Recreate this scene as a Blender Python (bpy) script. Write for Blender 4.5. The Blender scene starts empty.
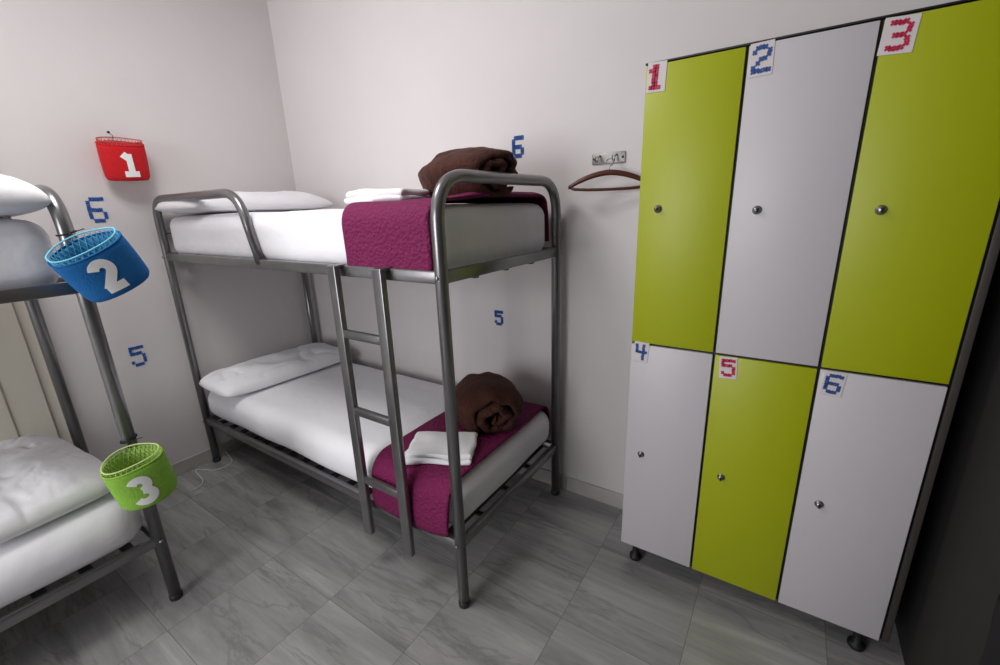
import bpy, bmesh, math, random
from mathutils import Vector, Matrix, noise, Euler
random.seed(4)
scene=bpy.context.scene
COL=scene.collection
PI=math.pi
# ---------------------------------------------------------------- camera
FPX=434.2; TH=math.radians(16.12); YA=math.radians(33.76); RO=math.radians(-1.96); CAMZ=1.45
Fl=Vector((-math.sin(YA),math.cos(YA),0)); Rl=Vector((math.cos(YA),math.sin(YA),0)); Zl=Vector((0,0,1))
fw=Fl*math.cos(TH)-Zl*math.sin(TH); up=Fl*math.sin(TH)+Zl*math.cos(TH)
R2=Rl*math.cos(RO)+up*math.sin(RO); U2=-Rl*math.sin(RO)+up*math.cos(RO)
cd=bpy.data.cameras.new('camera'); cam=bpy.data.objects.new('camera',cd); COL.objects.link(cam)
m=Matrix((R2,U2,-fw)).transposed().to_4x4(); m.translation=Vector((0,0,CAMZ)); cam.matrix_world=m
cd.sensor_width=36; cd.lens=FPX*36/1000; cd.clip_start=.02; scene.camera=cam
def at(u,v,axis,val):
    d=fw+R2*((u-500)/FPX)+U2*((332.5-v)/FPX); o=Vector((0,0,CAMZ))
    return o+d*((val-o[axis])/d[axis])
# ---------------------------------------------------------------- materials
def S(r,g,b):
    f=lambda c:(c/12.92 if c<=.04045 else ((c+.055)/1.055)**2.4)
    return (f(r/255),f(g/255),f(b/255),1)
def mat(name,col,rough=.6,metal=0,bump=None,var=None,sheen=0,coat=0):
    M=bpy.data.materials.new(name); M.use_nodes=True; N=M.node_tree.nodes; L=M.node_tree.links
    B=N['Principled BSDF']; B.inputs['Base Color'].default_value=col; B.inputs['Roughness'].default_value=rough
    B.inputs['Metallic'].default_value=metal
    if sheen:
        B.inputs['Sheen Weight'].default_value=sheen; B.inputs['Sheen Roughness'].default_value=.35
        B.inputs['Sheen Tint'].default_value=tuple(min(1,c*3+.12) for c in col[:3])+(1,)
    if coat: B.inputs['Coat Weight'].default_value=coat
    tc=N.new('ShaderNodeTexCoord')
    if var:   # (scale, amount)
        n=N.new('ShaderNodeTexNoise'); n.inputs['Scale'].default_value=var[0]; n.inputs['Detail'].default_value=6
        L.new(tc.outputs['Object'],n.inputs['Vector'])
        mx=N.new('ShaderNodeMix'); mx.data_type='RGBA'
        mx.inputs[6].default_value=tuple(c*(1-var[1]) for c in col[:3])+(1,); mx.inputs[7].default_value=tuple(min(1,c*(1+var[1])) for c in col[:3])+(1,)
        L.new(n.outputs['Fac'],mx.inputs[0]); L.new(mx.outputs[2],B.inputs['Base Color'])
    if bump:  # (kind, scale, strength, distance)
        if bump[0]=='noise':
            n=N.new('ShaderNodeTexNoise'); n.inputs['Scale'].default_value=bump[1]; n.inputs['Detail'].default_value=5; out=n.outputs['Fac']
        else:
            n=N.new('ShaderNodeTexVoronoi'); n.inputs['Scale'].default_value=bump[1]; out=n.outputs['Distance']
        L.new(tc.outputs['Object'],n.inputs['Vector'])
        b=N.new('ShaderNodeBump'); b.inputs['Strength'].default_value=bump[2]; b.inputs['Distance'].default_value=bump[3]
        L.new(out,b.inputs['Height']); L.new(b.outputs['Normal'],B.inputs['Normal'])
    return M
M={}
M['wall']=mat('wall_plaster',S(217,212,212),.75,bump=('noise',9,.25,.01),var=(3,.04))
M['wall_shaded']=mat('shaded_wall_plaster',S(40,37,36),.85,var=(3,.1),bump=('noise',12,.2,.005))  # light grey right wall lies in shade; that shade is put into its colour
M['ceiling']=mat('ceiling_paint',S(225,223,221),.8,var=(2,.02))
M['base']=mat('baseboard_marble',S(182,178,175),.3,var=(9,.32))
M['cream']=mat('cream_door_paint',S(228,222,208),.5,var=(4,.04))
M['steel']=mat('grey_metal_paint',S(130,129,130),.28,.75,bump=('noise',90,.06,.001),var=(14,.2))
M['steel_dark']=mat('dark_metal_base',S(60,60,64),.45,.5,var=(10,.1))
M['plastic_dark']=mat('black_plastic',S(22,22,24),.6,var=(20,.1))
M['sheet']=mat('white_cotton_sheet',S(242,241,246),.85,bump=('noise',6,.4,.022),var=(3,.01))
M['pillow']=mat('white_pillowcase',S(242,241,245),.85,bump=('noise',9,.35,.015),var=(4,.01))
M['towel']=mat('white_terry_towel',S(242,242,245),.95,bump=('noise',240,.6,.003),var=(30,.02))
M['quilt']=mat('magenta_quilt',S(114,4,72),.8,bump=('voronoi',85,.9,.005),var=(120,.25))
M['blanket']=mat('brown_plush_blanket',S(66,27,13),.85,bump=('noise',130,1.0,.008),var=(14,.5),sheen=.22)
M['lime']=mat('lime_green_laminate',S(164,173,4),.42,var=(5,.03),bump=('noise',6,.04,.002))
M['lwhite']=mat('white_laminate',S(198,194,198),.42,var=(5,.02),bump=('noise',6,.04,.002))
M['lbody']=mat('grey_locker_body',S(62,57,54),.5,var=(8,.06))
M['lgap']=mat('black_door_edging',S(24,24,30),.5,var=(8,.06))
M['chrome']=mat('chrome_lock',S(150,150,155),.28,.9,var=(20,.05))
M['gmetal']=mat('grey_metal_plate',S(150,148,146),.4,.5,var=(20,.08))
M['card']=mat('white_card',S(214,206,208),.7,var=(20,.06))
M['red']=mat('red_stitch_paint',S(188,22,72),.6,var=(320,.5))
M['blue']=mat('blue_stitch_paint',S(34,78,146),.6,var=(320,.5))
M['wblue']=mat('blue_mosaic_paint',S(24,82,156),.5,var=(160,.35))
M['wood']=mat('brown_hanger_wood',S(84,36,24),.35,var=(30,.25))
M['white']=mat('white_felt_digit',S(240,240,240),.8,var=(40,.02))
M['wplastic']=mat('white_plastic',S(215,215,212),.45,var=(20,.02))
M['string']=mat('black_string',S(16,16,18),.8,var=(80,.1))
for n,c,l in (('red',(196,14,26),(206,70,70)),('blu',(0,96,162),(120,200,226)),('grn',(138,190,66),(206,228,140))):
    M['f_'+n]=mat(n+'_bin_felt',S(*c),.9,bump=('noise',160,.6,.004),var=(60,.16))
    M['n_'+n]=mat(n+'_net_cord',S(*l),.7,var=(60,.1))
    M['i_'+n]=mat(n+'_bin_lining',S(*[int(a*.55+b*.45) for a,b in zip(c,l)]),.8,var=(25,.1))
M['spot']=mat('dark_spotted_cloth',S(34,26,30),.9)
def spot():
    N=M['spot'].node_tree.nodes;L=M['spot'].node_tree.links;B=N['Principled BSDF']
    tc=N.new('ShaderNodeTexCoord');v=N.new('ShaderNodeTexVoronoi');v.inputs['Scale'].default_value=34;v.inputs['Randomness'].default_value=.5
    r=N.new('ShaderNodeValToRGB');r.color_ramp.elements[0].position=.16;r.color_ramp.elements[0].color=S(92,34,54);r.color_ramp.elements[1].position=.22;r.color_ramp.elements[1].color=S(20,17,20)
    L.new(tc.outputs['Object'],v.inputs['Vector']);L.new(v.outputs['Distance'],r.inputs[0]);L.new(r.outputs[0],B.inputs['Base Color'])
spot()
def floor_mat():
    m_=bpy.data.materials.new('grey_marble_tiles');m_.use_nodes=True;N=m_.node_tree.nodes;L=m_.node_tree.links;B=N['Principled BSDF']
    tc=N.new('ShaderNodeTexCoord')
    mp=N.new('ShaderNodeMapping');mp.inputs['Location'].default_value=(.13,.07,0);L.new(tc.outputs['Object'],mp.inputs['Vector'])
    br=N.new('ShaderNodeTexBrick');br.offset=0;br.squash=1
    br.inputs['Color1'].default_value=(0,0,0,1);br.inputs['Color2'].default_value=(1,1,1,1);br.inputs['Mortar'].default_value=(.5,.5,.5,1)
    br.inputs['Scale'].default_value=1;br.inputs['Mortar Size'].default_value=.0011;br.inputs['Mortar Smooth'].default_value=.1
    br.inputs['Brick Width'].default_value=.4;br.inputs['Row Height'].default_value=.4;br.inputs['Bias'].default_value=0
    L.new(mp.outputs[0],br.inputs['Vector'])
    mul=N.new('ShaderNodeMath');mul.operation='MULTIPLY';mul.inputs[1].default_value=23;L.new(br.outputs['Color'],mul.inputs[0])
    def nz(scale,rot,sc_,det,ro,dist):
        mp2=N.new('ShaderNodeMapping');mp2.inputs['Scale'].default_value=scale;mp2.inputs['Rotation'].default_value=(0,0,rot);L.new(tc.outputs['Object'],mp2.inputs['Vector'])
        n=N.new('ShaderNodeTexNoise');n.noise_dimensions='4D';n.inputs['Scale'].default_value=sc_;n.inputs['Detail'].default_value=det;n.inputs['Roughness'].default_value=ro;n.inputs['Distortion'].default_value=dist
        L.new(mp2.outputs[0],n.inputs['Vector']);L.new(mul.outputs[0],n.inputs['W']);return n
    n=nz((.6,5.0,1),.22,2.2,12,.66,.45)
    cr=N.new('ShaderNodeValToRGB');e=cr.color_ramp.elements
    e[0].position=.26;e[0].color=S(112,111,112);e[1].position=.76;e[1].color=S(190,188,186)
    k=e.new(.45);k.color=S(145,144,144);k=e.new(.56);k.color=S(160,159,158)
    L.new(n.outputs['Fac'],cr.inputs[0])
    n2=nz((.5,3.0,1),.28,1.8,8,.6,.8)
    sub=N.new('ShaderNodeMath');sub.operation='SUBTRACT';sub.inputs[1].default_value=.5;L.new(n2.outputs['Fac'],sub.inputs[0])
    ab=N.new('ShaderNodeMath');ab.operation='ABSOLUTE';L.new(sub.outputs[0],ab.inputs[0])
    mr2=N.new('ShaderNodeMapRange');mr2.inputs[1].default_value=0;mr2.inputs[2].default_value=.018;mr2.inputs[3].default_value=.35;mr2.inputs[4].default_value=0;L.new(ab.outputs[0],mr2.inputs[0])
    mv=N.new('ShaderNodeMix');mv.data_type='RGBA';mv.inputs[7].default_value=S(96,95,98);L.new(mr2.outputs[0],mv.inputs[0]);L.new(cr.outputs[0],mv.inputs[6])
    hs=N.new('ShaderNodeHueSaturation');L.new(mv.outputs[2],hs.inputs['Color'])
    mr=N.new('ShaderNodeMapRange');mr.inputs[3].default_value=.93;mr.inputs[4].default_value=1.06;L.new(br.outputs['Color'],mr.inputs[0]);L.new(mr.outputs[0],hs.inputs['Value'])
    mx=N.new('ShaderNodeMix');mx.data_type='RGBA';mx.inputs[7].default_value=S(114,112,112);L.new(br.outputs['Fac'],mx.inputs[0]);L.new(hs.outputs[0],mx.inputs[6]);L.new(mx.outputs[2],B.inputs['Base Color'])
    B.inputs['Roughness'].default_value=.2
    b=N.new('ShaderNodeBump');b.inputs['Strength'].default_value=.12;b.inputs['Distance'].default_value=.001;b.invert=True;L.new(br.outputs['Fac'],b.inputs['Height']);L.new(b.outputs[0],B.inputs['Normal'])
    return m_
M['floor']=floor_mat()
# ---------------------------------------------------------------- helpers
def link(name,me,material,parent=None,smooth=True):
    o=bpy.data.objects.new(name,me);COL.objects.link(o);me.materials.append(material)
    if smooth:
        for p in me.polygons:p.use_smooth=True
    if parent is not None:o.parent=parent
    return o
def obj(name,bm,material,parent=None,smooth=False,auto=None):
    bmesh.ops.recalc_face_normals(bm,faces=bm.faces)
    me=bpy.data.meshes.new(name);bm.to_mesh(me);bm.free()
    o=link(name,me,material,parent,smooth or auto is not None)
    if auto is not None:
        me.set_sharp_from_angle(angle=math.radians(auto))
    return o
def tag(o,label,cat,group=None):
    o['label']=label;o['category']=cat
    if group:o['group']=group
    return o
def thing(name,label,cat,loc=(0,0,0),rot=(0,0,0),group=None):
    o=bpy.data.objects.new(name,None);COL.objects.link(o);o.location=loc;o.rotation_euler=rot;o.empty_display_size=.1
    return tag(o,label,cat,group)
def struct(o):
    o['kind']='structure';return o
def box(bm,x0,x1,y0,y1,z0,z1,bev=0,seg=2):
    r=bmesh.ops.create_cube(bm,size=1);vs=r['verts']
    for v in vs:
        v.co=Vector((x0+(v.co.x+.5)*(x1-x0),y0+(v.co.y+.5)*(y1-y0),z0+(v.co.z+.5)*(z1-z0)))
    if bev:
        es=list({e for v in vs for e in v.link_edges})
        bmesh.ops.bevel(bm,geom=es,offset=bev,segments=seg,profile=.5,affect='EDGES')
def tube(bm,pts,r,seg=12,closed=False):
    pts=[Vector(p) for p in pts];n=len(pts);rings=[]
    N0=None
    for i,p in enumerate(pts):
        a=pts[i-1] if (i>0 or closed) else p; b=pts[(i+1)%n] if (i<n-1 or closed) else p
        T=(b-a).normalized()
        if N0 is None:
            N0=T.orthogonal().normalized()
            for c in (Vector((0,1,0)),Vector((1,0,0)),Vector((0,0,1))):
                if abs(T.dot(c))<.2: N0=(c-T*T.dot(c)).normalized();break
        else:
            N0=(N0-T*N0.dot(T)).normalized()
        B=T.cross(N0)
        rings.append([bm.verts.new(p+N0*math.cos(2*PI*k/seg)*r+B*math.sin(2*PI*k/seg)*r) for k in range(seg)])
    m_=n if closed else n-1
    for i in range(m_):
        A=rings[i];Bq=rings[(i+1)%n]
        for k in range(seg):
            bm.faces.new((A[k],A[(k+1)%seg],Bq[(k+1)%seg],Bq[k]))
    if not closed:
        bm.faces.new(rings[0]);bm.faces.new(rings[-1][::-1])
def fillet(pts,r,n=8):
    pts=[Vector(p) for p in pts];out=[pts[0]]
    for i in range(1,len(pts)-1):
        p=pts[i];a=(pts[i-1]-p);b=(pts[i+1]-p);ra=min(r,a.length*.49,b.length*.49)
        a=a.normalized();b=b.normalized()
        s=p+a*ra;e=p+b*ra
        for k in range(n+1):
            t=k/n
            out.append(s*(1-t)**2+p*2*t*(1-t)+e*t*t)
    out.append(pts[-1]);return out
def lathe(bm,prof,origin,axis,seg=20):
    axis=Vector(axis).normalized();A=axis.orthogonal().normalized();B=axis.cross(A);rings=[]
    for r,h in prof:
        rings.append([bm.verts.new(Vector(origin)+axis*h+A*math.cos(2*PI*k/seg)*r+B*math.sin(2*PI*k/seg)*r) for k in range(seg)])
    for i in range(len(rings)-1):
        for k in range(seg):
            bm.faces.new((rings[i][k],rings[i][(k+1)%seg],rings[i+1][(k+1)%seg],rings[i+1][k]))
    bm.faces.new(rings[0]);bm.faces.new(rings[-1][::-1])
def grid_faces(bm,V,wrap_u=False,wrap_v=False):
    nu=len(V);nv=len(V[0])
    for i in range(nu if wrap_u else nu-1):
        for j in range(nv if wrap_v else nv-1):
            bm.faces.new((V[i][j],V[(i+1)%nu][j],V[(i+1)%nu][(j+1)%nv],V[i][(j+1)%nv]))
def soft_box(cx,cy,z0,sx,sy,sz,r,amp=.004,freq=4,n=(30,20,6),seed=0,fn=None):
    """rounded cushion block with gentle unevenness"""
    bm=bmesh.new();cache={}
    def P(i,j,k):
        key=(i,j,k)
        if key in cache:return cache[key]
        q=[]
        for a,nn,s in ((i,n[0],sx),(j,n[1],sy),(k,n[2],sz)):
            t=a/nn*2-1
            t=math.copysign(1-(1-abs(t))**1.5,t)
            q.append(t*s/2)
        p=Vector(q);c=Vector([max(-s/2+r,min(s/2-r,x)) for x,s in zip(q,(sx,sy,sz))])
        d=p-c
        if d.length>1e-9:
            w=noise.noise(Vector((p.x*freq+seed,p.y*freq,p.z*freq)))*amp
            p=c+d.normalized()*(r+w)
        if p.z<-sz/2:p.z=-sz/2
        p=p+Vector((cx,cy,z0+sz/2))
        if fn:p=fn(p)
        v=bm.verts.new(p);cache[key]=v;return v
    def face(f,a,b):
        for i in range(a):
            for j in range(b):
                bm.faces.new((f(i,j),f(i+1,j),f(i+1,j+1),f(i,j+1)))
    A,Bn,C=n
    face(lambda i,j:P(i,j,0),A,Bn);face(lambda i,j:P(i,j,C),A,Bn)
    face(lambda i,j:P(i,0,j),A,C);face(lambda i,j:P(i,Bn,j),A,C)
    face(lambda i,j:P(0,i,j),Bn,C);face(lambda i,j:P(A,i,j),Bn,C)
    return bm
def pillow_bm(sx,sy,h,seed=0,crease=.010,n=64,droop=0):
    bm=bmesh.new();T=[];Bt=[]
    for i in range(n+1):
        r1=[];r2=[]
        for j in range(n+1):
            u=i/n*2-1;v=j/n*2-1
            e=(max(0,1-abs(u)**3.0)*max(0,1-abs(v)**4.0))**.42
            x=u*sx/2*(1-.05*abs(v)**4);y=v*sy/2*(1-.04*abs(u)**4)
            w=noise.noise(Vector((u*1.8+seed,v*2.6,seed)))*crease*1.6
            q=Vector((u*1.3+seed,v*2.6,seed*.7));q+=Vector((noise.noise(q*.8),noise.noise(q*.8+Vector((5,1,2))),0))*.9
            w-=max(0,.10-abs(noise.noise(q)))/.10*crease*.8
            q2=q*1.9+Vector((9,4,2));w-=max(0,.08-abs(noise.noise(q2)))/.08*crease*.35
            z=h*.30+h*.70*e+w*e
            zb=h*.30-h*.30*e
            a=bm.verts.new((x,y,z))
            b=a if (i in(0,n) or j in(0,n)) else bm.verts.new((x,y,zb))
            r1.append(a);r2.append(b)
        T.append(r1);Bt.append(r2)
    grid_faces(bm,T)
    for i in range(n):
        for j in range(n):
            q=[Bt[i][j],Bt[i][j+1],Bt[i+1][j+1],Bt[i+1][j]]
            try:bm.faces.new(q)
            except ValueError:pass
    return bm
# ---------------------------------------------------------------- room
WX=-2.84;WY=1.83;RX=.475;FY=-2.3;CZ=2.75
def slab(name,x0,x1,y0,y1,z0,z1,m_):
    bm=bmesh.new();box(bm,x0,x1,y0,y1,z0,z1);return struct(obj(name,bm,m_))
slab('floor',WX-.1,RX+.1,FY-.1,WY+.1,-.1,0,M['floor'])
slab('ceiling',WX-.1,RX+.1,FY-.1,WY+.1,CZ,CZ+.1,M['ceiling'])
slab('wall_back',WX-.1,RX+.1,WY,WY+.1,0,CZ,M['wall'])
slab('wall_left',WX-.1,WX,FY,WY,0,CZ,M['wall'])
slab('wall_front',WX-.1,RX+.1,FY-.1,FY,0,CZ,M['wall'])
slab('wall_right',RX,RX+.1,FY,WY,0,CZ,M['wall_shaded'])
bm=bmesh.new()
x=WX+.012
while x<RX-.02:
    x2=min(x+.398,RX-.001);box(bm,x,x2-.002,WY-.012,WY,0,.08,.002,1);x+=.4
struct(obj('baseboard_back',bm,M['base']))
bm=bmesh.new();y=WY-.012
while y>.50:
    y2=max(y-.398,.49);box(bm,WX,WX+.012,y2+.002,y,0,.08,.002,1);y-=.4
struct(obj('baseboard_left',bm,M['base']))
dY=.38
door=bmesh.new();box(door,WX,WX+.03,dY-.82,dY,0,2.05,.003,1)
dr=struct(obj('door_1',door,M['cream']))
for (a,b) in ((.12,.95),(1.07,1.95)):
    bm=bmesh.new();box(bm,WX+.028,WX+.036,dY-.70,dY-.12,a,b,.004,2);obj('door_panel',bm,M['cream'],dr)
bm=bmesh.new();box(bm,WX,WX+.022,dY,dY+.07,0,2.12,.004,1);box(bm,WX,WX+.022,dY-.89,dY-.82,0,2.12,.004,1);box(bm,WX,WX+.022,dY-.82,dY,2.05,2.12,.004,1)
struct(obj('trim_1',bm,M['cream']))
# ---------------------------------------------------------------- bunk bed (local: foot end at x=0, length to -x, width to +y)
L=1.93;W=.775;ZU=1.251;ZL=.2785;RT=.0205;HT=1.545
def make_bunk(label,loc,rz,ladder=True):
    t=thing('bunk_bed',label,'bunk bed',loc,(0,0,rz))
    bm=bmesh.new();tube(bm,fillet([(0,0,.012),(0,0,HT),(0,W,HT),(0,W,.012)],.14,12),RT,18);obj('foot_hoop',bm,M['steel'],t,True)
    bm=bmesh.new();tube(bm,fillet([(-L,0,.012),(-L,0,HT),(-1.09,0,HT),(-1.0,0,ZU)],.11,10),RT*.95,16);obj('guard_rail_post',bm,M['steel'],t,True)
    bm=bmesh.new();tube(bm,[(-L,W,.012),(-L,W,1.42)],RT*.95,16);obj('head_post',bm,M['steel'],t,True)
    bm=bmesh.new();tube(bm,[(-L,0,1.38),(-L,W,1.38)],RT*.6,12);obj('head_bar',bm,M['steel'],t,True)
    for z in (ZU,ZL):
        for y in (0,W):
            bm=bmesh.new();box(bm,-L,0,y-.0125,y+.0125,z-.02,z+.02,.005);obj('side_rail',bm,M['steel'],t,auto=40)
        for x in (0,-L):
            bm=bmesh.new();box(bm,x-.0125,x+.0125,0,W,z-.02,z+.02,.005);obj('end_rail',bm,M['steel'],t,auto=40)
        bm=bmesh.new()
        for k in range(16):
            xx=-.08-k*(L-.16)/15;box(bm,xx-.018,xx+.018,.012,W-.012,z-.020,z-.008,.003,1)
        for k in range(1,4):
            box(bm,-L+.01,-.01,W*k/4-.01,W*k/4+.01,z-.030,z-.020)
        obj('slat_base',bm,M['steel_dark'],t)
    if ladder:
        for x in (-.455,-.225):
            bm=bmesh.new();box(bm,x-.0225,x+.0225,-.056,-.032,.16,1.275,.006,3);
            box(bm,x-.016,x+.016,-.05,.0,1.262,1.275,.003,1)
            obj('ladder_rail',bm,M['steel'],t,auto=40)
        for z in (1.03,.725,.425):
            bm=bmesh.new();box(bm,-.44,-.24,-.054,-.034,z-.016,z+.016,.005,2);obj('ladder_rung',bm,M['steel'],t,auto=40)
    for x,y in ((0,0),(0,W),(-L,0),(-L,W)):
        bm=bmesh.new();lathe(bm,[(.0215,0),(.0225,.004),(.0225,.020),(.0215,.023)],(x,y,0),(0,0,1));obj('foot_cap',bm,M['steel_dark'],t,True)
    for z in (ZU,ZL):
        for x in (0,-L):
            bm=bmesh.new();lathe(bm,[(.007,0),(.007,.003),(.004,.006)],(x,-.0195,z),(0,-1,0),12);obj('bolt',bm,M['chrome'],t,True)
    return t
BX,BY=-.866,.989
bunk=make_bunk('grey steel bunk bed with ladder standing against the back wall beside the lockers',(BX,BY,0),0)
LX,LY=-1.8675,.413
bunk2=make_bunk('grey steel bunk bed against left wall, cut off by the photo edge',(LX,LY,0),PI/2,False)
def place(o,bedloc,rz,lx,ly,lz,rot=0):
    c,s=math.cos(rz),math.sin(rz)
    o.location=(bedloc[0]+lx*c-ly*s,bedloc[1]+lx*s+ly*c,lz);o.rotation_euler=(0,0,rz+rot)
beds={'mid':((BX,BY),0),'left':((LX,LY),PI/2)}
MZ=-.006;MT=.218
for key,lev,lab in (('mid',ZU,'white sheeted mattress on the upper bunk by the back wall'),('mid',ZL,'white sheeted mattress on the lower bunk below the brown blanket, by the back wall'),
                ('left',ZU,'white sheeted mattress on the upper bunk at the left edge of the photo'),('left',ZL,'white sheeted mattress on the lower bunk at the left, below the green bin')):
    b,rz=beds[key]
    if lev<1:
        sy=W+.035 if key=='left' else W+.004
        bm=soft_box(0,0,0,L-.012,sy,MT-.024,.092 if key=='left' else .08,.009,3.2,(48,26,12),seed=lev*7+len(key))
        o=obj('mattress',bm,M['sheet'],None,True);place(o,b,rz,-L/2,W/2,lev+.0205)
    else:
        bm=soft_box(0,0,0,L-.05,W-.030,MT,.06,.008,3.2,(48,26,10),seed=lev*7+len(key))
        o=obj('mattress',bm,M['sheet'],None,True);place(o,b,rz,-L/2,W/2,lev+MZ)
    tag(o,lab,'mattress','white mattresses on the bunks')
TOPU=ZU+MZ+MT;TOPL=ZL+.0205+MT-.024
for key,z,lx,ly,sx,sy,h,rot,lab,sd,cr_ in (
    ('mid',TOPU,-L+.225,W/2-.01,.47,.80,.115,.03,'long white pillow at the head of the upper bunk, behind the curved guard rail',1,.011),
    ('mid',TOPL,-L+.235,W/2-.02,.40,.80,.115,-.05,'long white pillow at the head of the lower bunk by the back wall',5,.011),
    ('left',TOPU,-.225,W/2-.04,.42,.76,.155,.04,'white pillow high on the upper left bunk, beside the blue bin',9,.014),
    ('left',TOPL,-.27,W/2-.01,.44,.72,.14,.08,'rumpled white pillow on the lower left bunk, nearest the green bin',21,.012)):
    bm=pillow_bm(sx,sy,h,sd,cr_)
    o=obj('pillow',bm,M['pillow'],None,True);b,rz=beds[key];place(o,b,rz,lx,ly,z,rot)
    tag(o,lab,'pillow','white pillows on the bunks')
def runner(z0,zt,label,sd):
    x0,x1=-.43,-.035;off=.012
    y0=.0150-off;y1=W-.0150+off;top=zt+off;rr=.065;hump=.026 if z0>1 else 0
    if z0<1:y0=-.002-off;y1=W+.002+off;rr=.085
    prof=[(y0,z0),(y0,top-rr)]
    for k in range(1,9):
        a=PI/2*k/8;prof.append((y0+rr-rr*math.cos(a),top-rr+rr*math.sin(a)))
    for k in range(1,14):prof.append((y0+rr+(y1-y0-2*rr)*k/14,top))
    for k in range(0,9):
        a=PI/2*k/8;prof.append((y1-rr+rr*math.sin(a),top-rr+rr*math.cos(a)))
    prof.append((y1,z0+.05))
    P=[];
    for a,b in zip(prof,prof[1:]):
        n=max(1,int(math.hypot(a[0]-b[0],a[1]-b[1])/.02))
        for k in range(n):P.append((a[0]+(b[0]-a[0])*k/n,a[1]+(b[1]-a[1])*k/n))
    P.append(prof[-1])
    bm=bmesh.new();V=[];NX=28
    for i in range(NX+1):
        x=x0+(x1-x0)*i/NX;row=[];u1=(i/NX-.5)*2
        for j,(y,z) in enumerate(P):
            w=noise.noise(Vector((x*6+sd,y*4,z*6)))
            edge=.024*noise.noise(Vector((sd,y*3,z*3))) if i in (0,NX) else 0
            dz=.003*w+.002;dy=0
            if hump and z>top-.03 and y>.12:
                u=(x-(x1-.05))/.06;dz+=hump*math.exp(-u*u)*min(1,(y-.12)/.2)
            if j<len(P)//3 and y<y0+.001:
                k=1-(z-z0)/(top-rr-z0)
                if z0<1:
                    dy=-.006*math.sin(PI*min(1,k*.95))*(1+.25*math.sin(x*22+sd))
                    dz=-.012*(1-u1*u1)*k+.035*k*max(0,u1-.55)
                else:
                    dy=-.003*abs(w);dz=-.004*(1-u1*u1)*k
            row.append(bm.verts.new((x+edge*.6,y+dy,z+dz)))
        V.append(row)
    grid_faces(bm,V)
    o=obj('bed_runner',bm,M['quilt'],None,True)
    s=o.modifiers.new('thick','SOLIDIFY');s.thickness=.010;s.offset=0
    place(o,(BX,BY),0,0,0,0);tag(o,label,'bed runner','magenta quilted bed runners')
runner(ZU-.008,TOPU,'magenta quilted runner draped over the foot of the upper bunk',2)
runner(ZL+.012,TOPL,'magenta quilted runner draped over the foot of the lower bunk',8)
def towel(label,lx,ly,z,rot,sx,sy,layers,sd,th=.013):
    t=thing('folded_towel',label,'towel',(BX+lx,BY+ly,z),(0,0,rot),'folded white towels')
    for k in range(layers):
        s=1-.05*k
        bm=soft_box(random.uniform(-.006,.006),random.uniform(-.006,.006),k*th*.97,sx*s,sy*s,th,th*.49,.006,9,(34,24,6),seed=sd+k,
            fn=lambda p:Vector((p.x+.016*noise.noise(Vector((p.y*11,p.z*20,sd))),p.y+.016*noise.noise(Vector((p.x*9,p.z*20,sd+5))),p.z*(1+.25*noise.noise(Vector((p.x*9+sd,p.y*11,0)))))))
        obj('towel_fold',bm,M['towel'],t,True)
towel('folded white towel on the upper bunk, beside the brown blanket',-.445,.25,TOPU+.018,.12,.28,.20,2,3,.022)
towel('folded white towel on the lower bunk, on the edge of the magenta runner',-.20,.155,TOPL+.020,.5,.27,.19,2,11,.020)
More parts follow.
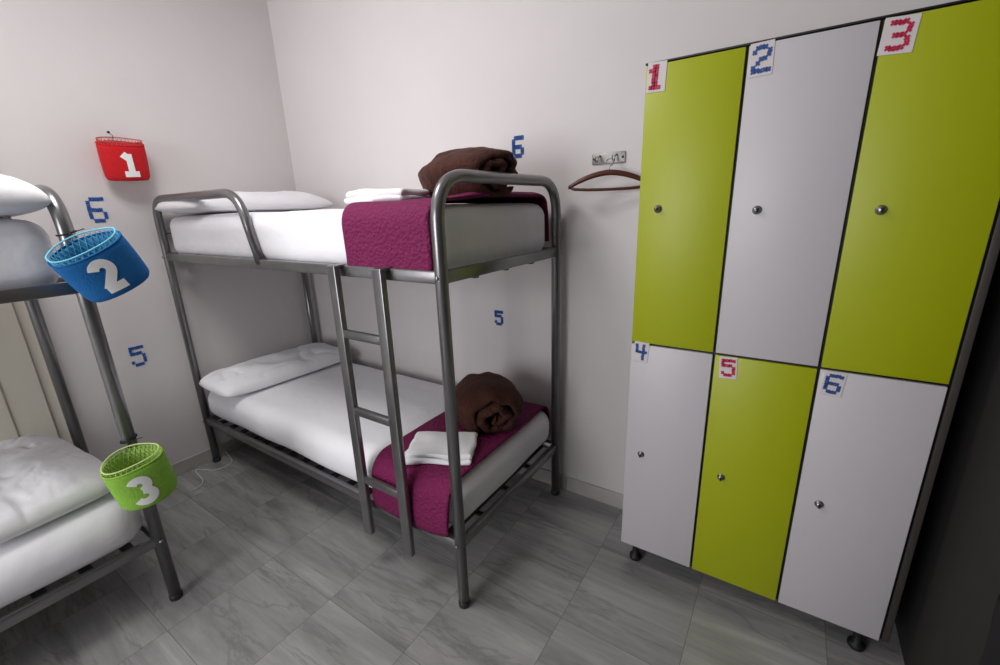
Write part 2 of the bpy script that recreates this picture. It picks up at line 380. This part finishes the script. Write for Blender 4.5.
def blanket(label,loc,rot,Lb,turns,pitch,r0,flat,sd,endr=.10,gap=.93,bulge=0,amp=1):
    n=int(turns*44);mx=44
    def pt(i,j,side):
        ph=turns*2*PI*i/n;x=-Lb/2+Lb*j/mx
        r=r0+pitch*ph/(2*PI);R=pitch*.5
        f=1.0;hx=Lb/2-abs(x)
        if hx<R:f=math.sqrt(max(0,1-((R-hx)/R)**2))
        arc=(n-i)/n*turns*2*PI*r
        g=1.0
        if arc<R*1.6:g=math.sqrt(max(.0,1-((R*1.6-arc)/(R*1.6))**2))
        rr=r+side*R*gap*f*g
        if hx<endr:rr*=1-.26*((endr-hx)/endr)**2
        q=Vector((x*3.0+sd,math.cos(ph+x*1.5)*1.8,math.sin(ph+x*1.5)*1.8+ph*.1))
        nz=noise.noise(q);nz2=noise.noise(Vector((x*9+sd,math.cos(ph)*2.8,math.sin(ph)*2.8+ph*.2)));nz3=noise.noise(Vector((x*30,math.cos(ph)*r*30,math.sin(ph)*r*30+sd)))
        rr+=(nz*.024+nz2*.010*amp+nz3*.006)*min(1,r/.09)
        y=rr*math.cos(ph+sd);z=rr*math.sin(ph+sd)*flat
        x+=math.copysign(1,x)*(1-r/(r0+pitch*turns))*bulge+.016*math.sin(ph*1.0+sd)+.012*nz2
        return Vector((x,y,z))
    bm=bmesh.new();A=[[bm.verts.new(pt(i,j,1)) for j in range(mx+1)] for i in range(n+1)]
    B=[[bm.verts.new(pt(i,j,-1)) for j in range(mx+1)] for i in range(n+1)]
    grid_faces(bm,A);
    for i in range(n):
        for j in range(mx):
            bm.faces.new((B[i][j],B[i][j+1],B[i+1][j+1],B[i+1][j]))
    for i in range(n):
        bm.faces.new((A[i][0],B[i][0],B[i+1][0],A[i+1][0]));bm.faces.new((A[i][mx],A[i+1][mx],B[i+1][mx],B[i][mx]))
    for j in range(mx):
        bm.faces.new((A[0][j],A[0][j+1],B[0][j+1],B[0][j]));bm.faces.new((A[n][j],B[n][j],B[n][j+1],A[n][j+1]))
    bmesh.ops.remove_doubles(bm,verts=bm.verts,dist=1e-5)
    zm=min(v.co.z for v in bm.verts);lim=zm+.03
    for v in bm.verts:
        if v.co.z<lim:v.co.z=lim+(v.co.z-lim)*.1
    zm=min(v.co.z for v in bm.verts)
    for v in bm.verts:v.co.z-=zm
    o=obj('rolled_blanket',bm,M['blanket'],None,True)
    s=o.modifiers.new('sub','SUBSURF');s.levels=1;s.render_levels=1
    o.location=loc;o.rotation_euler=(0,0,rot)
    tag(o,label,'blanket','rolled brown plush blankets')
blanket('brown plush blanket rolled up on the upper bunk, under the blue wall number',(-1.055,1.40,TOPU+.020),-.30,.37,2.0,.056,.03,.68,-.7,endr=.15)
blanket('brown plush blanket rolled up on the lower bunk, behind the folded towel',(-1.05,1.46,TOPL+.020),-.72,.30,2.0,.056,.028,.94,-2.2,bulge=.02,amp=.8,endr=.12)
# ---------------------------------------------------------------- lockers
sc=.927
YL=1.6197*sc;XLs=[-.4691*sc,-.1764*sc,.1246*sc,.4132*sc+.008];Z0=.10;ZM=1.45-.5202*sc;ZT=1.45+.4282*sc
lk=thing('locker_cabinet','bank of six lime green and white numbered lockers standing on the right','locker',((XLs[0]+XLs[3])/2,YL,0))
ox,oy=(XLs[0]+XLs[3])/2,YL
def lb(name,x0,x1,y0,y1,z0,z1,m_,par=lk,bev=.002,seg=2):
    bm=bmesh.new();box(bm,x0-ox,x1-ox,y0-oy,y1-oy,z0,z1,bev,seg);return obj(name,bm,m_,par,auto=40)
lb('body',XLs[0]-.002,XLs[3]+.022,YL+.018,WY-.02,Z0,ZT+.002,M['lbody'])
lb('door_surround',XLs[0]-.001,XLs[3]+.003,YL+.008,YL+.019,Z0,ZT+.002,M['lgap'])
lb('side_edge',XLs[3]+.004,XLs[3]+.022,YL+.004,YL+.020,Z0,ZT+.002,M['lbody'])
lb('top_trim',XLs[0]-.003,XLs[3]+.022,YL-.001,YL+.02,ZT+.0025,ZT+.007,M['lgap'],bev=.001)
g=.0040
lockpos={(0,1):(658,209),(1,1):(757,210),(2,1):(881,210),(0,0):(641,454),(1,0):(721,477),(2,0):(819,504)}
for c in range(3):
    for r in range(2):
        green=(c+r)%2==1
        z0,z1=(Z0+g,ZM-g) if r==0 else (ZM+g,ZT-g*.6)
        d=lb('door',XLs[c]+g*(.5 if c==0 else 1),XLs[c+1]-g,YL-.006,YL+.0085,z0,z1,M['lime'] if green else M['lwhite'],bev=.0015)
        d['label']='lime green locker door' if green else 'white locker door'
        p=at(*lockpos[(c,r)],1,YL-.006)
        px,pz=p.x-ox,p.z
        bm=bmesh.new();lathe(bm,[(.0125,0),(.0125,.002),(.011,.004),(.0085,.005),(.0085,.010),(.007,.012)],(px,YL-.006-oy,pz),(0,-1,0),24)
        k=obj('lock',bm,M['chrome'],d,True)
        bm=bmesh.new();box(bm,px-.0022,px+.0022,YL-.0235-oy,YL-.018-oy,pz-.0065,pz+.0065,.0008,1);obj('lock_turn',bm,M['plastic_dark'],d)
for fx in (XLs[0]+.05,XLs[3]-.04):
    for fy in (YL+.05,WY-.06):
        bm=bmesh.new();lathe(bm,[(.022,0),(.024,.004),(.024,.016),(.013,.022),(.013,.075),(.02,.08),(.02,.1)],(fx-ox,fy-oy,0),(0,0,1),18);obj('foot',bm,M['plastic_dark'],lk,True)
# ---------------------------------------------------------------- dotted digits
GL={'1':["01100","11100","01100","01100","01100","01100","11110"],
'2':["01110","10001","00001","00110","01000","10000","11111"],
'3':["11110","00001","00001","01110","00001","00001","11110"],
'4':["10010","10010","10010","11111","00010","00010","00010"],
'5':["11111","10000","11110","00001","00001","10001","01110"],
'6':["01111","10000","10000","11110","10001","10001","01110"]}
def digit_bm(ch,h,th,fill=1.0,wid=1.0,cross=False,jit=.1):
    """cross-stitch like grid of raised squares (or little crosses); local xz, front towards -y"""
    bm=bmesh.new();s=h/7
    for r,row in enumerate(GL[ch]):
        for c,b in enumerate(row):
            if b!='1':continue
            cx=(c-2)*s*wid;cz=(3-r)*s;q=s*fill/2;qx=q*wid
            if cross:
                a=.42;R=[(-a,-1),(0,-.6),(a,-1),(1,-a),(.6,0),(1,a),(a,1),(0,.6),(-a,1),(-1,a),(-.6,0),(-1,-a)]
                jx=random.uniform(-jit,jit)*q;jz=random.uniform(-jit,jit)*q
                R=[(x*qx*1.08+jx,z*q*1.08+jz) for x,z in R]
            else:
                o=q*.3
                R=[(-qx+o,-q),(qx-o,-q),(qx,-q+o),(qx,q-o),(qx-o,q),(-qx+o,q),(-qx,q-o),(-qx,-q+o)]
            n=len(R)
            ring=[bm.verts.new((cx+a,0,cz+b2)) for a,b2 in R]
            ring2=[bm.verts.new((cx+a*.92,-th,cz+b2*.92)) for a,b2 in R]
            bm.faces.new(ring[::-1]);bm.faces.new(ring2)
            for k in range(n):bm.faces.new((ring[k],ring[(k+1)%n],ring2[(k+1)%n],ring2[k]))
    return bm
for ch,u,v,side,h,lab in (('6',97,210,'L',.118,'blue dotted number 6 on the left wall, above the gap between the bunks'),('5',138,356,'L',.108,'blue dotted number 5 on the left wall, between the two bunks'),
    ('6',518,147,'B',.088,'small blue number 6 on the back wall, above the brown blanket'),('5',499,318,'B',.075,'small blue number 5 on the back wall, between upper and lower bunk')):
    bm=digit_bm(ch,h,.003,1.16 if side=='L' else 1.55,.84 if side=='L' else .9,side=='L');o=obj('wall_number',bm,M['wblue'])
    if side=='L':
        p=at(u,v,0,WX);o.location=(WX,p.y,p.z);o.rotation_euler=(0,0,PI/2)
    else:
        p=at(u,v,1,WY);o.location=(p.x,WY,p.z)
    tag(o,lab,'number')
cards=[('1',656.5,77,0,.03,'red'),('2',761.5,59,1,-.03,'blue'),('3',899,35,2,.06,'red'),('4',641,352,0,.06,'blue'),('5',728,368,1,-.06,'red'),('6',833,384,2,.07,'blue')]
desc={'1':'white card with red number 1 on the upper lime green locker door at the left','2':'white card with blue number 2 on the upper white locker door',
'3':'white card with red number 3 on the upper right lime green locker door','4':'white card with blue number 4 on the lower left white locker door',
'5':'white card with red number 5 on the lower lime green locker door','6':'white card with blue number 6 on the lower right white locker door'}
for ch,u,v,c,rt,colr in cards:
    p=at(u,v,1,YL-.0075)
    w,h=(.056,.082) if ch in '12' else (.064,.078) if ch=='3' else (.052,.074)
    t=thing('number_card',desc[ch],'number card',(p.x,YL-.0062,p.z),(0,rt,0),'number cards on the lockers')
    bm=bmesh.new();box(bm,-w/2,w/2,-.0016,0,-h/2,h/2,.0006,1);obj('card',bm,M['card'],t)
    bm=digit_bm(ch,h*.78,.0012,1.42,.94,True,.18)
    for v_ in bm.verts:v_.co.y-=.0016
    obj('digit',bm,M[colr],t)
# ---------------------------------------------------------------- hanging felt bins
def strokes(ch):
    def arc(cx,cy,r,a0,a1,n=14,ry=None):
        ry=ry or r
        return [(cx+r*math.cos(math.radians(a0+(a1-a0)*k/n)),cy+ry*math.sin(math.radians(a0+(a1-a0)*k/n))) for k in range(n+1)]
    if ch=='1':return [[(0,0.08),(0,.92)],[(-.22,.72),(-.03,.92)],[(-.27,.07),(.27,.07)]]
    if ch=='2':return [arc(0,.70,.21,165,-35,14,.22)+[(-.2,.10)],[(-.27,.08),(.27,.08)]]
    return [arc(-.02,.72,.2,155,-90,14,.21),arc(-.02,.28,.23,90,-155,14,.22)]
def bin_(label,ch,key,center,rot,group='hanging numbered felt bins',post=None,H=.17,rx=.1,ry=.062,taper=.10,slant=.022):
    E=Euler(rot,'XYZ');Rm=E.to_matrix();base=Vector(center)-Rm@Vector((0,-ry,H/2))
    t=thing('hanging_bin',label,'bin',base,rot,group)
    NS=48
    def sp(th,f,extra=0):
        s=1-taper+taper*f+.03*math.sin(PI*min(1,f))
        if f<.12:s*=1-.10*((.12-f)/.12)**2
        fr=max(0,math.sin(th));co=math.cos(th)
        z=f*(H-slant*fr-.004*math.cos(2*th))
        sag=.004*math.sin(3*th+1)*f
        return Vector(((rx*s+extra+sag)*co,-ry-(ry*s+extra+sag)*math.sin(th),z))
    bm=bmesh.new();V=[]
    fs=[0,.03,.07,.12,.25,.4,.55,.7,.85,.96]
    for i in range(NS):
        th=2*PI*i/NS;V.append([bm.verts.new(sp(th,j)) for j in fs])
    grid_faces(bm,V,wrap_u=True);bm.faces.new([V[i][0] for i in range(NS)])
    o=obj('felt_cover',bm,M['f_'+key],t,True);s=o.modifiers.new('thick','SOLIDIFY');s.thickness=.003;s.offset=-1
    bm=bmesh.new();V=[]
    for i in range(NS):
        th=2*PI*i/NS;V.append([bm.verts.new(sp(th,.02+.92*j/8,-.0045)) for j in range(9)])
    grid_faces(bm,V,wrap_u=True);bm.faces.new([V[i][0] for i in range(NS)])
    o=obj('lining',bm,M['i_'+key],t,True);s=o.modifiers.new('thick','SOLIDIFY');s.thickness=.0008;s.offset=1
    bm=bmesh.new();ND=34
    for d in (-1,1):
        for i in range(ND):
            tube(bm,[sp(2*PI*i/ND+d*f*.9/8,.03+1.03*f/8,-.0060) for f in range(9)],.0010,4)
    tube(bm,[sp(2*PI*i/NS,1.06,-.0060) for i in range(NS)],.0022,6,closed=True)
    obj('net_liner',bm,M['n_'+key],t)
    bm=bmesh.new();tube(bm,[sp(2*PI*i/NS,.965,-.001) for i in range(NS)],.0028,8,closed=True);obj('rim',bm,M['f_'+key],t,True)
    bm=bmesh.new()
    HH=H*.60;z0=.024
    for st in strokes(ch):
        pts=[Vector((a*HH,b*HH+z0)) for a,b in st];D=[]
        for a,b in zip(pts,pts[1:]):
            n=max(1,int((b-a).length/.005))
            for k in range(n):D.append(a+(b-a)*k/n)
        D.append(pts[-1]);wd=.0130
        rows=[]
        for i,p in enumerate(D):
            T=(D[min(i+1,len(D)-1)]-D[max(i-1,0)]).normalized();Nn=Vector((-T.y,T.x))
            row=[]
            for k in range(-2,3):
                q=p+Nn*wd*k/2;f=q.y/(H-slant+.002);s_=1-taper+taper*f+.03*math.sin(PI*f)
                th=math.acos(max(-1,min(1,q.x/(rx*s_))));w=sp(th,f,.0016)
                row.append(bm.verts.new((w.x,w.y,q.y)))
            rows.append(row)
        grid_faces(bm,rows)
    o=obj('digit',bm,M['white'],t,False);s=o.modifiers.new('thick','SOLIDIFY');s.thickness=.0010;s.offset=0
    bm=bmesh.new();top=Vector((0,-.006,H*1.05))
    if post:
        inv=Rm.inverted();pz=(base+Rm@top).z+.012
        loop=[inv@(Vector((post[0]+.0235*math.cos(2*PI*k/20),post[1]+.0235*math.sin(2*PI*k/20),pz+.006*math.sin(2*PI*k/20)))-base) for k in range(20)]
        tube(bm,loop,.0025,6,closed=True)
        near=min(loop,key=lambda q:(q-top).length);tube(bm,[top,(top+near)/2+Vector((0,0,.004)),near],.0022,6)
        e=near+Rm.inverted()@Vector((.035,.03,.012));tube(bm,[near,e],.0015,6)
    else:
        tube(bm,[top,(.004,-.004,H+.022),(-.012,-.004,H+.036)],.0014,6)
        lathe(bm,[(.0035,0),(.0035,.01),(.006,.012),(.006,.014)],(-.012,.0,H+.036),(0,-1,0),10)
    obj('string',bm,M['string'],t)
c=at(123,161,0,WX+.066)
bin_('red felt bin with white number 1 hanging on the left wall','1','red',(WX+.078,c.y,c.z),(math.radians(7),math.radians(-3),PI/2),rx=.092,ry=.070,taper=.05,H=.178,slant=.020)
bin_('blue felt bin with white number 2 tied to the left bunk post, tilted','2','blu',(-1.77,.450,1.312),(math.radians(15),math.radians(-24),math.radians(72)),post=(LX,LY),rx=.096,H=.162,taper=.06)
bin_('green felt bin with white number 3 tied low on the left bunk post','3','grn',(-1.765,.392,.597),(math.radians(6),math.radians(-8),math.radians(72)),post=(LX,LY),rx=.084,ry=.066,H=.170,taper=.03,slant=.012)
# ---------------------------------------------------------------- hook rail and hanger
p=at(608,158,1,WY-.01)
t=thing('hook_rail','small grey metal hook rail on the back wall beside the lockers','hook rail',(p.x,WY,p.z))
bm=bmesh.new();box(bm,-.070,.070,-.007,0,-.022,.022,.003,2);obj('back_plate',bm,M['gmetal'],t,auto=40)
for x in (-.035,.035):
    bm=bmesh.new();tube(bm,fillet([(x,-.006,.012),(x,-.03,.004),(x,-.034,-.016),(x,-.056,-.014),(x,-.062,.004)],.01,5),.0030,8);obj('hook',bm,M['chrome'],t,True)
for x in (-.06,.06):
    bm=bmesh.new();lathe(bm,[(.005,0),(.005,.002),(.003,.003)],(x,-.007,0),(0,-1,0),12);obj('screw',bm,M['plastic_dark'],t,True)
hg=thing('coat_hanger','brown wooden coat hanger hanging from the hook rail','coat hanger',(p.x+.032,WY-.078,p.z-.010),(0,0,math.radians(17)))
bm=bmesh.new()
hk=[(0,0,-.050),(0,0,-.03)]+[(.014*math.cos(a),.0,-.012+.014*math.sin(a)) for a in [math.radians(-70+ k*25) for k in range(11)]]
hk=[(x_,y_+.018*max(0,(z_+.03)/.03),z_) for x_,y_,z_ in hk]
tube(bm,hk,.0018,8);obj('hook',bm,M['chrome'],hg,True)
bm=bmesh.new();rows=[]
for i in range(41):
    u=i/20-1;x=u*.160;z=-.050-.050*abs(u)**1.8;hh=.011*(1-.3*abs(u)**4);y=.008*u*u
    rows.append([bm.verts.new((x,y+.0075*math.cos(2*PI*k/10),z+hh*math.sin(2*PI*k/10))) for k in range(10)])
grid_faces(bm,rows,wrap_v=True);bm.faces.new(rows[0]);bm.faces.new(rows[-1][::-1]);obj('shoulder_bar',bm,M['wood'],hg,True)
bm=bmesh.new();tube(bm,[(-.155,.008,-.099),(-.135,.006,-.108),(-.08,.004,-.112),(0,.004,-.113),(.08,.004,-.112),(.135,.006,-.108),(.155,.008,-.099)],.0058,8);obj('trouser_bar',bm,M['wood'],hg,True)
# ---------------------------------------------------------------- cable on the floor
pts=[at(u,v,2,.004) for u,v in ((232,462),(215,470),(196,470),(203,482),(190,492),(165,497))]
pts=[Vector((WX+.018,pts[0].y+.05,.09)),Vector((WX+.02,pts[0].y+.03,.02))]+pts
P=[]
for i in range(1,len(pts)-2):
    for k in range(8):
        tt=k/8;a,b,c_,d=pts[i-1:i+3]
        P.append(.5*((2*b)+(c_-a)*tt+(2*a-5*b+4*c_-d)*tt**2+(3*b-a-3*c_+d)*tt**3))
bm=bmesh.new();tube(bm,P,.003,8);o=obj('cable',bm,M['wplastic'],None,True);tag(o,'thin white cable lying on the marble floor between the bunks','cable')
# ---------------------------------------------------------------- spotted cloth at the right edge
bm=bmesh.new();V=[]
for i in range(40):
    y=.66+.45*i/39;row=[]
    for j in range(14):
        z=.34+.34*j/13;row.append(bm.verts.new((RX-.030-.014*math.sin(i*.9+j*.05)-.006*math.sin(i*.37),y+.01*math.sin(j*.6),z)))
    V.append(row)
grid_faces(bm,V);
o=thing('hanging_cloth','dark cloth with small pink spots hanging on the shaded right wall','cloth',(0,0,0))
a=obj('cloth',bm,M['spot'],o,True);s=a.modifiers.new('thick','SOLIDIFY');s.thickness=.004
bm=bmesh.new();lathe(bm,[(.006,0),(.006,.03),(.011,.034),(.009,.04)],(RX,.88,.67),(-1,0,0),12);obj('peg',bm,M['plastic_dark'],o,True)
# ---------------------------------------------------------------- light
def area(name,loc,rot,sx,sy,e,col):
    l=bpy.data.lights.new(name,'AREA');l.shape='RECTANGLE';l.size=sx;l.size_y=sy;l.energy=e;l.color=col
    o=bpy.data.objects.new(name,l);COL.objects.link(o);o.location=loc;o.rotation_euler=rot;return o
area('ceiling_light',(-1.6,.4,2.7),(math.radians(12),0,0),.7,.7,22,(1,.98,.965))
area('fill_light',(-1.5,-2.2,1.45),(math.radians(90),0,math.radians(4)),1.5,1.5,58,(.985,.985,1))  # unseen fill added behind the camera to brighten under the bunks
w=bpy.data.worlds.new('world');scene.world=w;w.use_nodes=True;w.node_tree.nodes['Background'].inputs[0].default_value=(.8,.85,1,1);w.node_tree.nodes['Background'].inputs[1].default_value=.3
scene.view_settings.view_transform='Standard'
